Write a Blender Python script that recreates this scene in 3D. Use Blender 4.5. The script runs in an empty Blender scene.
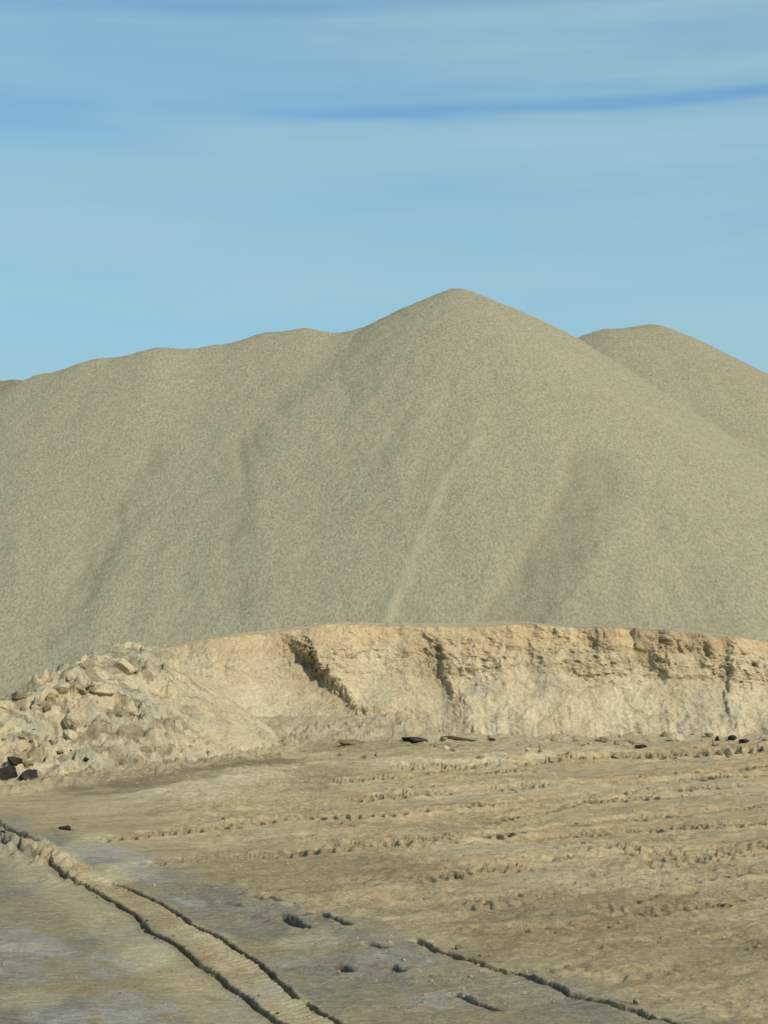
import bpy, math, random
import numpy as np
from mathutils import Vector, Matrix
random.seed(7)
C = bpy.context.scene
COL = C.collection
F = 1700.0; CAMH = 2.5; TH = math.atan(88 / F)

# ------------------------------------------------------------------ noise
_r = np.random.RandomState(11)
_perm = _r.permutation(256).astype(np.int64); _perm = np.concatenate([_perm, _perm, _perm])
_g2a = _r.rand(256) * 2 * np.pi; _g2 = np.stack([np.cos(_g2a), np.sin(_g2a)], 1)
_jit = _r.rand(256, 2)

def perlin(x, y, seed=0):
    x = np.asarray(x, float) + seed * 17.31; y = np.asarray(y, float) + seed * 9.73
    xi = np.floor(x).astype(np.int64); yi = np.floor(y).astype(np.int64)
    xf = x - xi; yf = y - yi
    u = xf * xf * xf * (xf * (xf * 6 - 15) + 10); v = yf * yf * yf * (yf * (yf * 6 - 15) + 10)
    def g(i, j):
        h = _perm[(_perm[(xi + i) & 255] + yi + j) & 255]
        gr = _g2[h]
        return gr[..., 0] * (xf - i) + gr[..., 1] * (yf - j)
    a = g(0, 0); b = g(1, 0); c = g(0, 1); d = g(1, 1)
    return (a + (b - a) * u + (c - a) * v + (a - b - c + d) * u * v) * 1.5

def fbm(x, y, o=4, seed=0, gain=.5, lac=2.03):
    s = 0; a = 1; n = 0
    for k in range(o):
        s = s + a * perlin(x, y, seed + k * 3); n += a
        a *= gain; x = x * lac; y = y * lac
    return s / n

def ridged(x, y, o=4, seed=0):
    s = 0; a = 1; n = 0
    for k in range(o):
        s = s + a * (1 - 2 * np.abs(perlin(x, y, seed + k * 3))); n += a
        a *= .5; x = x * 2.1; y = y * 2.1
    return s / n

def worley(x, y, seed=0, facet=False):
    """distance to nearest and second nearest cell point, id of nearest"""
    x = np.asarray(x, float) + seed * 13.7; y = np.asarray(y, float) + seed * 5.1
    xi = np.floor(x).astype(np.int64); yi = np.floor(y).astype(np.int64)
    f1 = np.full(x.shape, 9.); f2 = np.full(x.shape, 9.); cid = np.zeros(x.shape); fx = np.zeros(x.shape); fy = np.zeros(x.shape)
    for i in (-1, 0, 1):
        for j in (-1, 0, 1):
            h = _perm[(_perm[(xi + i) & 255] + yi + j) & 255]
            ax = x - (xi + i + _jit[h, 0]); ay = y - (yi + j + _jit[h, 1]); d = np.hypot(ax, ay)
            m = d < f1
            if facet: fx = np.where(m, ax, fx); fy = np.where(m, ay, fy)
            f2 = np.where(m, f1, np.minimum(f2, d)); cid = np.where(m, h / 255., cid); f1 = np.where(m, d, f1)
    if facet:
        a = cid * 37.7; return f1, f2, cid, fx * np.cos(a) + fy * np.sin(a)
    return f1, f2, cid

def sst(a, b, x):
    t = np.clip((x - a) / (b - a), 0, 1); return t * t * (3 - 2 * t)

def polyd(x, y, pts):
    """distance, signed side (right of travel > 0), arc position"""
    best = np.full(x.shape, 1e9); side = np.zeros(x.shape); arc = np.zeros(x.shape); acc = 0
    for (ax, ay), (bx, by) in zip(pts[:-1], pts[1:]):
        dx, dy = bx - ax, by - ay; L = math.hypot(dx, dy)
        t = np.clip(((x - ax) * dx + (y - ay) * dy) / (L * L), 0, 1)
        d = np.hypot(x - ax - t * dx, y - ay - t * dy)
        s = ((x - ax) * dy - (y - ay) * dx) / L
        m = d < best
        best = np.where(m, d, best); side = np.where(m, s, side); arc = np.where(m, acc + t * L, arc)
        acc += L
    return best, side, arc, acc

# ------------------------------------------------------------------ pixel -> place
def ray(px, py):
    u = (px - 384) / F; v = (512 - py) / F
    return (u, math.cos(TH) - v * math.sin(TH), math.sin(TH) + v * math.cos(TH))
def atz(px, py, z=0.0):
    r = ray(px, py); t = (z - CAMH) / r[2]; return (r[0] * t, r[1] * t)
def atY(px, py, Y):
    r = ray(px, py); t = Y / r[1]; return (r[0] * t, Y, CAMH + r[2] * t)
def march(px, py, fn, a=8., b=80., n=900):
    r = ray(px, py); t = np.linspace(a, b, n) / r[1]
    X = r[0] * t; Y = r[1] * t; Z = CAMH + r[2] * t
    k = np.nonzero(Z < fn(X, Y))[0]
    k = k[0] if len(k) else n - 1
    return float(X[k]), float(Y[k]), float(Z[k])

# ------------------------------------------------------------------ object helpers
def tag(o, label=None, cat=None, group=None, kind=None):
    if label: o['label'] = label
    if cat: o['category'] = cat
    if group: o['group'] = group
    if kind: o['kind'] = kind
    return o

def grid_obj(name, X, Y, Z, mat, attrs=None, loc=(0, 0, 0)):
    ny, nx = X.shape
    co = np.stack([X - loc[0], Y - loc[1], Z - loc[2]], -1).reshape(-1, 3).astype(np.float32)
    idx = np.arange(nx * ny).reshape(ny, nx)
    q = np.stack([idx[:-1, :-1], idx[:-1, 1:], idx[1:, 1:], idx[1:, :-1]], -1).reshape(-1, 4).astype(np.int32)
    me = bpy.data.meshes.new(name)
    me.vertices.add(len(co)); me.vertices.foreach_set('co', co.ravel())
    me.loops.add(q.size); me.loops.foreach_set('vertex_index', q.ravel())
    me.polygons.add(len(q))
    me.polygons.foreach_set('loop_start', np.arange(0, q.size, 4, dtype=np.int32))
    me.polygons.foreach_set('loop_total', np.full(len(q), 4, dtype=np.int32))
    me.update(calc_edges=True)
    me.polygons.foreach_set('use_smooth', np.ones(len(q), dtype=bool))
    for k, a in (attrs or {}).items():
        at = me.attributes.new(k, 'FLOAT', 'POINT'); at.data.foreach_set('value', np.asarray(a, np.float32).ravel())
    me.materials.append(mat)
    o = bpy.data.objects.new(name, me); o.location = loc; COL.objects.link(o)
    return o

# ------------------------------------------------------------------ materials
class NT:
    def __init__(s, name):
        s.m = bpy.data.materials.new(name); s.m.use_nodes = True
        s.t = s.m.node_tree; s.n = s.t.nodes; s.l = s.t.links
        s.bsdf = s.n['Principled BSDF']; s.bsdf.inputs['Roughness'].default_value = .95
        s.bsdf.inputs['Specular IOR Level'].default_value = .15
        s.tc = s.n.new('ShaderNodeTexCoord').outputs['Object']
        g = s.n.new('ShaderNodeNewGeometry'); s.pos = g.outputs['Position']
    def noise(s, scale, detail=4, rough=.6, stretch=None, dist=0, rotz=0):
        v = s.pos
        if stretch or rotz:
            mp = s.n.new('ShaderNodeMapping'); mp.inputs['Scale'].default_value = stretch or (1, 1, 1)
            mp0 = s.n.new('ShaderNodeMapping'); mp0.inputs['Rotation'].default_value[2] = rotz
            s.l.new(v, mp0.inputs[0]); s.l.new(mp0.outputs[0], mp.inputs[0]); v = mp.outputs[0]
        t = s.n.new('ShaderNodeTexNoise'); t.inputs['Scale'].default_value = scale
        t.inputs['Detail'].default_value = detail; t.inputs['Roughness'].default_value = rough
        t.inputs['Distortion'].default_value = dist
        s.l.new(v, t.inputs['Vector']); return t.outputs['Fac']
    def voro(s, scale, feature='F1', out='Distance'):
        t = s.n.new('ShaderNodeTexVoronoi'); t.feature = feature; t.inputs['Scale'].default_value = scale
        s.l.new(s.pos, t.inputs['Vector']); return t.outputs[out]
    def ramp(s, fac, a, b, ca=(0, 0, 0), cb=(1, 1, 1)):
        r = s.n.new('ShaderNodeMapRange'); r.inputs[1].default_value = a; r.inputs[2].default_value = b
        r.interpolation_type = 'SMOOTHSTEP'; s.l.new(fac, r.inputs[0]); return r.outputs[0]
    def attr(s, name):
        a = s.n.new('ShaderNodeAttribute'); a.attribute_name = name; return a.outputs['Fac']
    def mix(s, fac, a, b, mode='MIX'):
        m = s.n.new('ShaderNodeMix'); m.data_type = 'RGBA'; m.blend_type = mode
        for sock, val in ((m.inputs[0], fac), (m.inputs[6], a), (m.inputs[7], b)):
            if isinstance(val, (int, float)): sock.default_value = val
            elif isinstance(val, tuple): sock.default_value = (*val, 1)
            else: s.l.new(val, sock)
        return m.outputs[2]
    def math(s, op, a, b):
        m = s.n.new('ShaderNodeMath'); m.operation = op
        for sock, val in ((m.inputs[0], a), (m.inputs[1], b)):
            if isinstance(val, (int, float)): sock.default_value = val
            else: s.l.new(val, sock)
        return m.outputs[0]
    def color(s, c): s.l.new(c, s.bsdf.inputs['Base Color'])
    def bump(s, h, dist, strength=1.0, prev=None):
        b = s.n.new('ShaderNodeBump'); b.inputs['Distance'].default_value = dist; b.inputs['Strength'].default_value = strength
        s.l.new(h, b.inputs['Height'])
        if prev: s.l.new(prev, b.inputs['Normal'])
        s.l.new(b.outputs[0], s.bsdf.inputs['Normal']); return b.outputs[0]

def scale(c, k): return tuple(v * k for v in c)

def gravel_mat(name, base, grain=9.0):
    s = NT(name)
    big = s.ramp(s.noise(.22, 5, .6), .3, .7)
    c = s.mix(big, scale(base, .93), scale(base, 1.07))
    mid = s.ramp(s.noise(1.6, 4, .65), .3, .7)
    c = s.mix(s.math('MULTIPLY', mid, .22), c, scale((base[0], base[1], base[2] * .93), 1.12))
    fine = s.ramp(s.noise(grain * 1.1, 3, .75, stretch=(1, .55, .55)), .36, .64)
    c = s.mix(.6, c, s.mix(fine, scale(base, .66), scale(base, 1.36)))
    peb = s.ramp(s.voro(grain * 1.6, out='Color'), .1, .9)
    c = s.mix(s.math('MULTIPLY', peb, .25), c, scale(base, 1.35))
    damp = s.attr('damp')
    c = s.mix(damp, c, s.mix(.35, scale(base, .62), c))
    pale = s.attr('pale')
    c = s.mix(s.math('MULTIPLY', pale, .8), c, scale(base, 1.27))
    s.color(c)
    n = s.bump(s.noise(grain, 4, .8, stretch=(1, .6, .6)), .08, .8)
    s.bump(s.noise(grain * 3.2, 3, .7), .03, .7, n)
    return s.m

G_BASE = (.348, .306, .200)
M_gravel = gravel_mat('gravel', G_BASE, 12.0)
M_gravel_far = gravel_mat('gravel_warm', (.318, .276, .180), 9.0)
M_far = gravel_mat('far_soil', (.22, .175, .115), 3.0)

def bank_mat():
    s = NT('bank_sand')
    pale = (.60, .500, .318); tan = (.51, .405, .245); brown = (.32, .245, .145); orange = (.60, .435, .235); grey = (.48, .44, .30)
    n1 = s.ramp(s.noise(1.1, 6, .62), .35, .65)
    c = s.mix(n1, tan, pale)
    n2 = s.ramp(s.noise(4.5, 6, .7, stretch=(1, 1, 1.6)), .48, .68)
    c = s.mix(s.math('MULTIPLY', n2, .38), c, brown)
    n3 = s.ramp(s.noise(2.3, 6, .65), .52, .66)
    c = s.mix(s.math('MULTIPLY', n3, .6), c, (.66, .56, .36))
    c = s.mix(s.attr('orange'), c, s.mix(s.ramp(s.noise(5, 5, .7), .35, .7), orange, (.50, .35, .19)))
    c = s.mix(s.attr('grey'), c, s.mix(s.ramp(s.noise(4, 5, .7), .35, .7), scale(grey, .9), scale(grey, .62)))
    c = s.mix(s.attr('cream'), c, (.58, .468, .275))
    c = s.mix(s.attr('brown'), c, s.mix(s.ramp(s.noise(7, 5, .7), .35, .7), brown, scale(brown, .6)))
    f = s.ramp(s.noise(22, 4, .75), .3, .7)
    c = s.mix(.35, c, s.mix(f, (0.0, 0.0, 0.0), (1, 1, 1)), 'SOFT_LIGHT')
    s.color(c)
    n = s.bump(s.noise(7, 7, .72), .07, .75)
    s.bump(s.noise(26, 5, .75), .03, .7, n)
    return s.m
M_bank = bank_mat()

def ground_mat():
    s = NT('dirt')
    tan = (.52, .388, .208); tan2 = (.63, .490, .275); brown = (.31, .236, .130)
    grey = (.305, .262, .186); blue = (.345, .305, .238); ochre = (.46, .335, .170)
    a = s.ramp(s.noise(.8, 6, .65, stretch=(.6, 1.4, 1), rotz=-.35), .32, .68)
    c = s.mix(a, tan, tan2)
    b = s.ramp(s.noise(2.4, 6, .7, stretch=(.5, 1.3, 1), rotz=-.35), .44, .66)
    c = s.mix(s.math('MULTIPLY', b, .6), c, brown)
    o = s.ramp(s.noise(1.3, 5, .6, stretch=(.6, 1, 1)), .50, .66)
    c = s.mix(s.math('MULTIPLY', o, .5), c, ochre)
    c = s.mix(s.attr('ochre'), c, ochre)
    g = s.attr('grey')
    gg = s.mix(s.ramp(s.noise(3, 6, .7, stretch=(1.6, .4, 1), rotz=-.45), .4, .7), grey, blue)
    c = s.mix(g, c, gg)
    c = s.mix(s.attr('pale'), c, s.mix(s.ramp(s.noise(6, 5, .7), .3, .7), (.70, .58, .36), (.58, .47, .275)))
    c = s.mix(s.attr('wet'), c, (.48, .445, .375))
    c = s.mix(s.attr('brown'), c, s.mix(s.ramp(s.noise(5, 5, .7), .3, .7), scale(brown, 1.05), (.23, .18, .108)))
    c = s.mix(s.attr('sandy'), c, s.mix(s.ramp(s.noise(4, 5, .7), .3, .7), (.56, .465, .295), (.47, .38, .225)))
    c = s.mix(s.attr('dark'), c, (.085, .055, .036))  # shade inside the ruts and dashes, put into the soil colour
    f = s.ramp(s.noise(42, 5, .75), .3, .7)
    c = s.mix(.30, c, s.mix(f, (0., 0., 0.), (1., 1., 1.)), 'SOFT_LIGHT')
    f = s.ramp(s.noise(11, 5, .75, stretch=(.7, 1.3, 1)), .3, .7)
    c = s.mix(.30, c, s.mix(f, (0., 0., 0.), (1., 1., 1.)), 'SOFT_LIGHT')
    s.color(c)
    f = s.ramp(s.noise(140, 3, .8), .34, .66)
    c = s.mix(.30, c, s.mix(f, (0., 0., 0.), (1., 1., 1.)), 'SOFT_LIGHT')
    s.color(c)
    n = s.bump(s.noise(9, 7, .78), .10, .8)
    s.bump(s.noise(60, 5, .75), .012, .7, n)
    return s.m
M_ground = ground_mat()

def clod_mat(name, a, b):
    s = NT(name)
    c = s.mix(s.ramp(s.noise(6, 6, .7), .35, .65), a, b)
    f = s.ramp(s.noise(35, 4, .75), .3, .7)
    c = s.mix(.4, c, s.mix(f, (0., 0., 0.), (1., 1., 1.)), 'SOFT_LIGHT')
    s.color(c); s.bump(s.noise(18, 6, .7), .05, .8); return s.m
M_cream = clod_mat('cream_clay', (.56, .475, .30), (.46, .38, .23))
M_greyclod = clod_mat('grey_soil', (.27, .24, .16), (.38, .335, .22))
M_brownclod = clod_mat('brown_soil', (.16, .12, .075), (.24, .18, .105))
M_dark = clod_mat('dark_damp_soil', (.030, .026, .022), (.07, .058, .045))
M_tan = clod_mat('tan_soil', (.34, .26, .15), (.28, .21, .12))

# ------------------------------------------------------------------ ground
def line_px(pts, z=0.0): return [atz(x, y, z) for x, y in pts]

RUT_A = line_px([(-60, 815), (-10, 836), (18, 848), (45, 862), (66, 880), (90, 889), (112, 901), (135, 915), (150, 931), (164, 938), (185, 953), (210, 972), (245, 995), (285, 1024), (330, 1060), (400, 1130)])
RUT_B = line_px([(107, 883), (128, 889), (150, 899), (172, 909), (190, 922), (212, 934), (236, 949), (262, 966), (290, 990), (318, 1010), (345, 1026), (420, 1080)])
RUT_C = line_px([(410, 938), (438, 951), (468, 960), (505, 969), (540, 984), (580, 996), (612, 1008), (650, 1020), (690, 1030), (800, 1060)])
RUT_D = line_px([(-40, 800), (2, 826), (18, 834), (40, 842)])

def local(x, y, pts, pad, fn):
    """evaluate fn only where x, y lie in the padded box of pts, zeros elsewhere"""
    q = np.array(pts); m = (x > q[:, 0].min() - pad) & (x < q[:, 0].max() + pad) & (y > q[:, 1].min() - pad) & (y < q[:, 1].max() + pad)
    if not m.any():
        return [np.zeros(x.shape)] * 3
    r = fn(x[m], y[m]); out = []
    for a in r:
        z = np.zeros(x.shape); z[m] = a; out.append(z)
    return out

def groove(x, y, pts, w, depth, berm, seed, brk=.25, rim=None):
    d, sd, arc, L = polyd(x, y, pts)
    d = np.abs(sd) * 0 + d
    wob = 1 + .6 * fbm(arc * 3.2, arc * 0 + seed, 3, seed)
    off = .032 * fbm(arc * 3.5, arc * 0 + 7.7, 6, seed + 5, .62)
    ss = np.where(np.abs(sd) < 1e8, sd, 0) + off
    on = sst(0, .15, arc) * sst(0, .15, L - arc)
    gap = 1 - brk * sst(.12, .45, perlin(arc * 1.1, arc * 0 + 3.3, seed + 2) + .3 * perlin(arc * 5, arc * 0, seed + 8))
    dd = np.maximum(np.abs(ss), d * (d > np.abs(sd) * 1.02 + .01))
    g = np.exp(-(dd / (w * wob)) ** 6)
    # left (-) shoulder low, right (+) shoulder raised so that it shades the cut
    bm = np.exp(-((ss + w * 2.2) / (w * 1.6)) ** 2) * (d < w * 6)
    bl = np.exp(-((ss - w * 2.0) / (w * 1.4)) ** 2) * (d < w * 6)
    cl = .6 + 1.6 * fbm(x * 11, y * 11, 4, seed + 1, .65)
    return on * (-depth * g * gap + berm * bm * cl + berm * .5 * bl * cl), on * g * gap

def tread(x, y, p0, p1, width, period, depth, seed):
    pts = [atz(*p0), atz(*p1)]
    dx, dy = pts[1][0] - pts[0][0], pts[1][1] - pts[0][1]; L = math.hypot(dx, dy)
    s = ((x - pts[0][0]) * dx + (y - pts[0][1]) * dy) / L
    t = ((x - pts[0][0]) * dy - (y - pts[0][1]) * dx) / L
    t = t + .45 * perlin(s * .22, s * 0, seed) + .10 * perlin(s * .7, s * 0, seed)
    m = sst(0, .6, s) * sst(0, .6, L - s) * (1 - sst(width * .40, width * .56, np.abs(t)))
    ph = (s + np.abs(t) * .5 + .03 * perlin(s * 3, t * 3, seed + 9)) / period
    q = np.abs((ph % 1) - .5) * 2
    amp = 1.5 * sst(-.3, .2, perlin(s * .6, t * .7, seed + 4)) * (.5 + .8 * np.clip(.5 + perlin(s * 5, t * 4, seed + 6), 0, 1)) + .35
    bar = sst(.30, .62, q)
    edge = np.exp(-((np.abs(t) - width * .56) / .05) ** 2) * sst(0, .6, s) * sst(0, .6, L - s)
    return m * (-depth * .55 - depth * amp * (bar - .5)) + edge * depth * .5 * (1 + perlin(s * 4, t, seed)), m * .35 * bar

TREADS = [((395, 912), (800, 868), .42, .17, .017), ((420, 868), (820, 838), .42, .17, .040), ((300, 848), (800, 806), .45, .16, .045),
          ((300, 822), (760, 790), .45, .16, .045), ((330, 800), (800, 770), .5, .17, .05), ((380, 773), (640, 757), .5, .17, .05),
          ((500, 765), (830, 752), .6, .20, .06), ((440, 975), (800, 962), .32, .15, .011), ((90, 845), (520, 800), .45, .16, .035), ((120, 870), (480, 842), .4, .16, .03),
          ((480, 838), (800, 822), .34, .15, .04), ((440, 808), (800, 782), .34, .16, .045), ((250, 790), (560, 772), .34, .16, .045), ((560, 786), (800, 762), .34, .16, .045),
          ((600, 862), (800, 852), .3, .13, .03), ((520, 892), (740, 874), .3, .13, .026), ((430, 936), (700, 918), .3, .13, .022), ((330, 884), (560, 866), .3, .13, .025), ((560, 950), (800, 938), .3, .13, .02)]
_rt = random.Random(21)
for _ in range(16):
    _x = _rt.uniform(300, 700); _y = _rt.uniform(760, 940); _l = _rt.uniform(120, 330); _s = _rt.choice((-.10, -.14, -.05, -.18, .06))
    TREADS.append(((_x, _y), (_x + _l, _y + _l * _s), _rt.uniform(.24, .38), _rt.uniform(.12, .17), .010 + .022 * (1000 - _y) / 240))
DASH = [((330, 745), (398, 742), .05), ((396, 742), (436, 741), .10), ((440, 741), (500, 743), .06), ((590, 741), (640, 746), .04),
        ((222, 902), (247, 906), .035), ((255, 896), (280, 901), .03), ((278, 916), (305, 928), .060), ((318, 914), (348, 925), .04),
        ((315, 933), (332, 931), .03), ((366, 945), (383, 950), .045), ((338, 966), (350, 973), .04), ((388, 968), (402, 972), .04),
        ((630, 904), (637, 903), .035), ((640, 908), (690, 911), .02), ((672, 905), (730, 908), .02), ((580, 915), (630, 918), .02), ((560, 923), (600, 926), .02), ((520, 930), (568, 935), .02), ((655, 895), (600, 899), .02), ((700, 905), (768, 909), .02),
        ((455, 996), (500, 1012), .03), ((60, 829), (72, 831), .04), ((520, 934), (530, 936), .03)]

def blob(x, y, px, py, rx, ry, seed=1, rot=0.0):
    cx, cy = atz(px, py)
    if x.ndim > 1:
        R_ = max(rx, ry) * 2.2
        return local(x, y, [(cx, cy)], R_, lambda a, b: (blob(a, b, px, py, rx, ry, seed, rot),))[0]
    dx, dy = x - cx, y - cy; c, s_ = math.cos(rot), math.sin(rot)
    u = (dx * c + dy * s_) / rx; v = (-dx * s_ + dy * c) / ry
    r = np.hypot(u, v) + .55 * fbm(x * 1.3, y * .8, 5, seed, .6)
    return 1 - sst(.55, 1.05, r)

def ground_fields(x, y, full=True):
    near = sst(60, 42, np.hypot(x, y - 20) * 1.0)
    z = .22 * fbm(x * .06, y * .06, 3, 1) * sst(40, 90, np.hypot(x, y - 20)) * 6
    z = z + near * .05 * fbm(x * .35, y * .35, 3, 4)
    # worked ground, ridges that swing away to the right
    u = x * math.cos(.75) + y * math.sin(.75); v = -x * math.sin(.75) + y * math.cos(.75)
    wf = sst(-.4, .6, (x - (-1.6)) + (y - 15) * .22) * sst(9, 13, y + x * .9) * near
    v2 = v + .5 * perlin(u * .25, v * .25, 9)
    z = z + wf * .040 * fbm(u * .35, v2 * 2.6, 4, 12)
    z = z + wf * .030 * fbm(x * 2.6, y * 2.6, 5, 15, .65)
    z = z + wf * .034 * fbm(x * 5.5, y * 4.5, 4, 16, .65) * (.3 + sst(-.15, .3, fbm(x * .7, y * .45, 3, 18)))
    if full: z = z + wf * .014 * ridged(u * 2.5, v2 * 6, 3, 17) * sst(-.2, .3, perlin(x * .6, y * .4, 19))
    z = z + near * .012 * fbm(x * 3.3, y * 3.3, 5, 21, .65)
    # fan of pale washed sand at the bank foot, and the general rise up to it
    fan = sst(-2.95, -2.2, x) * (1 - sst(.1, 1.4, x)) * sst(28.7, 30.6, y + .35 * perlin(x * 1.2, y, 23)) * (1 - sst(33, 36, y))
    rise = sst(27.8, 30.6, y + .5 * perlin(x * .8, y * .5, 24)) * (1 - sst(33, 40, y)) * sst(-4, -3, x)
    z = z + near * (.30 * fan + .07 * rise * (1 + 1.3 * fbm(x * 2.2, y * 2.2, 4, 25)))
    # crest line of pale spoil
    cr = line_px([(90, 822), (150, 806), (200, 793), (260, 778), (340, 770), (420, 766), (500, 762), (600, 752), (760, 752), (900, 752)])
    d, sd, arc, L = polyd(x, y, cr)
    crest = np.exp(-((d + .3 * fbm(x * 1.2, y * 1.2, 4, 34)) / .85) ** 2) * (.7 + .5 * fbm(x * 1.5, y * 1.5, 4, 33)) * sst(0, 2.5, arc)
    z = z + .14 * crest * near
    back = sst(0, 3, -sd * 1.0) if False else 0
    fields = {}
    m = (near > .01)
    att = {k: np.zeros(x.shape) for k in ('grey', 'wet', 'pale', 'brown', 'dark', 'ochre', 'sandy')}
    if not full: return z, att
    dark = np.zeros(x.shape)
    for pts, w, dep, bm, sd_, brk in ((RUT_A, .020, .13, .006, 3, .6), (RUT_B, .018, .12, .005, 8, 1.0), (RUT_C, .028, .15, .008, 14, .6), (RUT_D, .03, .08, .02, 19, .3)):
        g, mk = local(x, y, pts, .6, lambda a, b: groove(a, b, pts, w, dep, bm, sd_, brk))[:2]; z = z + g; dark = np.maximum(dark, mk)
    # broad tyre bed between the two cuts, slightly raised
    mid = line_px([(30, 840), (85, 880), (128, 896), (170, 920), (185, 930), (236, 968), (275, 995), (318, 1028), (400, 1095)])
    d, sd, arc, L = polyd(x, y, mid)
    bed = 1 - sst(.10, .22, d)
    z = z + .004 * bed * (1 + .6 * fbm(x * 7, y * 7, 4, 41))
    z = z + bed * .007 * np.sign(np.sin((arc + d * .6) * 2 * np.pi / .085)) * (.4 + .6 * sst(-.2, .2, perlin(arc * .9, d * 0, 31)))
    # cross-lug imprint left of the first cut
    da, sa, aa, La = polyd(x, y, RUT_A)
    lug = sst(.10, .14, sa) * (1 - sst(.30, .34, sa)) * sst(2, 3, aa) if True else 0
    z = z + lug * .010 * np.sign(np.sin(aa * 2 * np.pi / .07)) * np.clip(.2 + perlin(aa * .8, sa * 0, 6) * 2, 0, 1)
    for k, (p0, p1, w, per, dep) in enumerate(TREADS):
        z = z + local(x, y, [atz(*p0), atz(*p1)], .8, lambda a, b: tread(a, b, p0, p1, w, per, dep, 50 + k))[0] * 1.05
    for k, (p0, p1, w) in enumerate(DASH):
        pts = [atz(*p0), atz(*p1)]
        def dash(a, b):
            d, sd, arc, L = polyd(a, b, pts)
            taper = 1 - .5 * np.clip(arc / max(L, .01), 0, 1)
            g = np.exp(-(d / (w * 1.1 * taper * (1 + .45 * fbm(a * 11, b * 11, 3, k)))) ** 4)
            return -g * w * 4.2 + .3 * w * np.exp(-((d - w * 2) / w) ** 2), g
        dz, g = local(x, y, pts, .6, dash)[:2]
        z = z + dz
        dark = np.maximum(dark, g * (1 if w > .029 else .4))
    ft = line_px([(-200, 805), (0, 790), (90, 780), (170, 768), (240, 755), (300, 745), (420, 742)])
    foot = (1 - sst(.15, .75, polyd(x, y, ft)[0] + .5 * fbm(x * 1.4, y * 1.4, 5, 39, .65)))
    z = z + .10 * foot * np.clip(.4 + 2 * fbm(x * 3.5, y * 3.5, 4, 36, .65), 0, 2)
    # clods turned out at the left of the first cut and along its far end
    f1, f2, cid = worley(x * 7, y * 5, 3)
    cl = np.clip(.55 - f1, 0, 1) * (cid > .45)
    zone = np.exp(-(da / .28) ** 2) * sst(0, .5, aa) * sst(6.5, 4.0, aa)
    z = z + zone * .20 * cl
    att['dark'] = np.clip(dark * .9, 0, 1)  # painted shade mask: follows the floors of the ruts and dashes
    # soil patches
    n = lambda f, s: fbm(x * f, y * f * .6, 5, s, .6)
    # hard grey yard surface: left of the worked field
    edge = line_px([(-60, 800), (60, 822), (130, 850), (215, 880), (300, 900), (400, 925), (470, 950), (560, 975), (700, 1015), (900, 1060)])
    d, sd, arc, L = polyd(x, y, edge)
    yard = sst(-.10, .45, sd + .55 * n(.9, 61))
    gre = yard * (.62 + .5 * sst(-.2, .25, n(.7, 63)))
    och = blob(x, y, 60, 905, .8, 1.6, 5) * .75 + blob(x, y, 150, 1000, .5, 1.2, 10) * .7 + blob(x, y, 120, 970, .9, .9, 6) * .7 + blob(x, y, 20, 990, .8, .35, 7) * .7 + blob(x, y, 300, 948, .8, .35, 8) * .7 + blob(x, y, 440, 1018, .7, .3, 9) * .5
    och = np.clip(och, 0, 1) * yard
    gre = gre * (1 - .8 * och) * (1 - bed * .85)
    att['grey'] = np.clip(gre, 0, 1)
    att['ochre'] = np.clip(och * 1.15, 0, 1)
    wet = 0
    for k, (px, py, rx, ry, a) in enumerate(((25, 938, .30, .9, .8), (10, 968, .30, .6, .8), (130, 1008, .30, .7, .9), (60, 1022, .25, .5, .9), (112, 856, .45, 1.1, .8), (160, 875, .35, .8, .7), (190, 901, .15, .4, .8), (90, 960, .3, .7, .5),
                                             (395, 960, .5, .35, .55), (265, 905, .4, .35, .3), (440, 1000, .3, .25, .7), (300, 960, .25, .2, .5), (350, 940, .35, .3, .35), (260, 990, .3, .35, .5))):
        wet = wet + a * blob(x, y, px, py, rx, ry, 70 + k, .4)
    att['sandy'] = np.clip(np.maximum(fan * 1.2 - .1, .8 * sst(28.6, 29.8, y + 1.3 * fbm(x * .9, y * .9, 5, 29, .6)) * (x > -4)), 0, 1) + foot * .8 * (.6 + .4 * sst(-.2, .2, fbm(x * 2, y * 2, 3, 26)))
    att['wet'] = np.clip(wet, 0, 1) * (.35 + .65 * sst(-.1, .2, fbm(x * 4, y * 3, 4, 91)))
    pal = crest * 1.7 * sst(-.3, .1, n(1.2, 93)) * sst(5.5, 1.5, x)
    pal = pal + .5 * sst(.02, .10, sa) * (1 - sst(.30, .6, sa + .2 * n(2, 96))) * sst(1.5, 3, aa)
    pal = pal + bed * .6 * sst(-.2, .2, n(2, 95))
    for k, (px, py, rx, ry, a) in enumerate(((130, 871, .30, .9, 1.0), (85, 845, .3, 1.2, .6), (30, 1000, .3, .4, .6), (140, 960, .25, .6, .7), (310, 942, .3, .3, .5), (25, 945, .25, .25, .7), (620, 880, 1.3, .9, .45), (520, 850, 1.5, .8, .35), (700, 790, 2, 1.2, .4), (480, 790, 2, 1, .4), (440, 940, .3, .15, .5), (210, 940, .2, .4, .4))):
        pal = pal + a * blob(x, y, px, py, rx, ry, 110 + k)
    att['pale'] = np.clip(pal, 0, 1)
    bro = 1.7 * blob(x, y, 190, 774, 2.6, 2.8, 131) + .55 * blob(x, y, 330, 748, 2.5, .9, 132) + .4 * blob(x, y, 620, 940, 1.6, 1.3, 133) + .45 * blob(x, y, 300, 870, 1.8, 1.5, 134) + .4 * blob(x, y, 560, 905, 1.6, .8, 135)
    att['brown'] = np.clip(bro, 0, 1) * (1 - np.clip(crest * 1.4, 0, 1)) * .95
    for k in att: att[k] = att[k] * m
    return z, att

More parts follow.
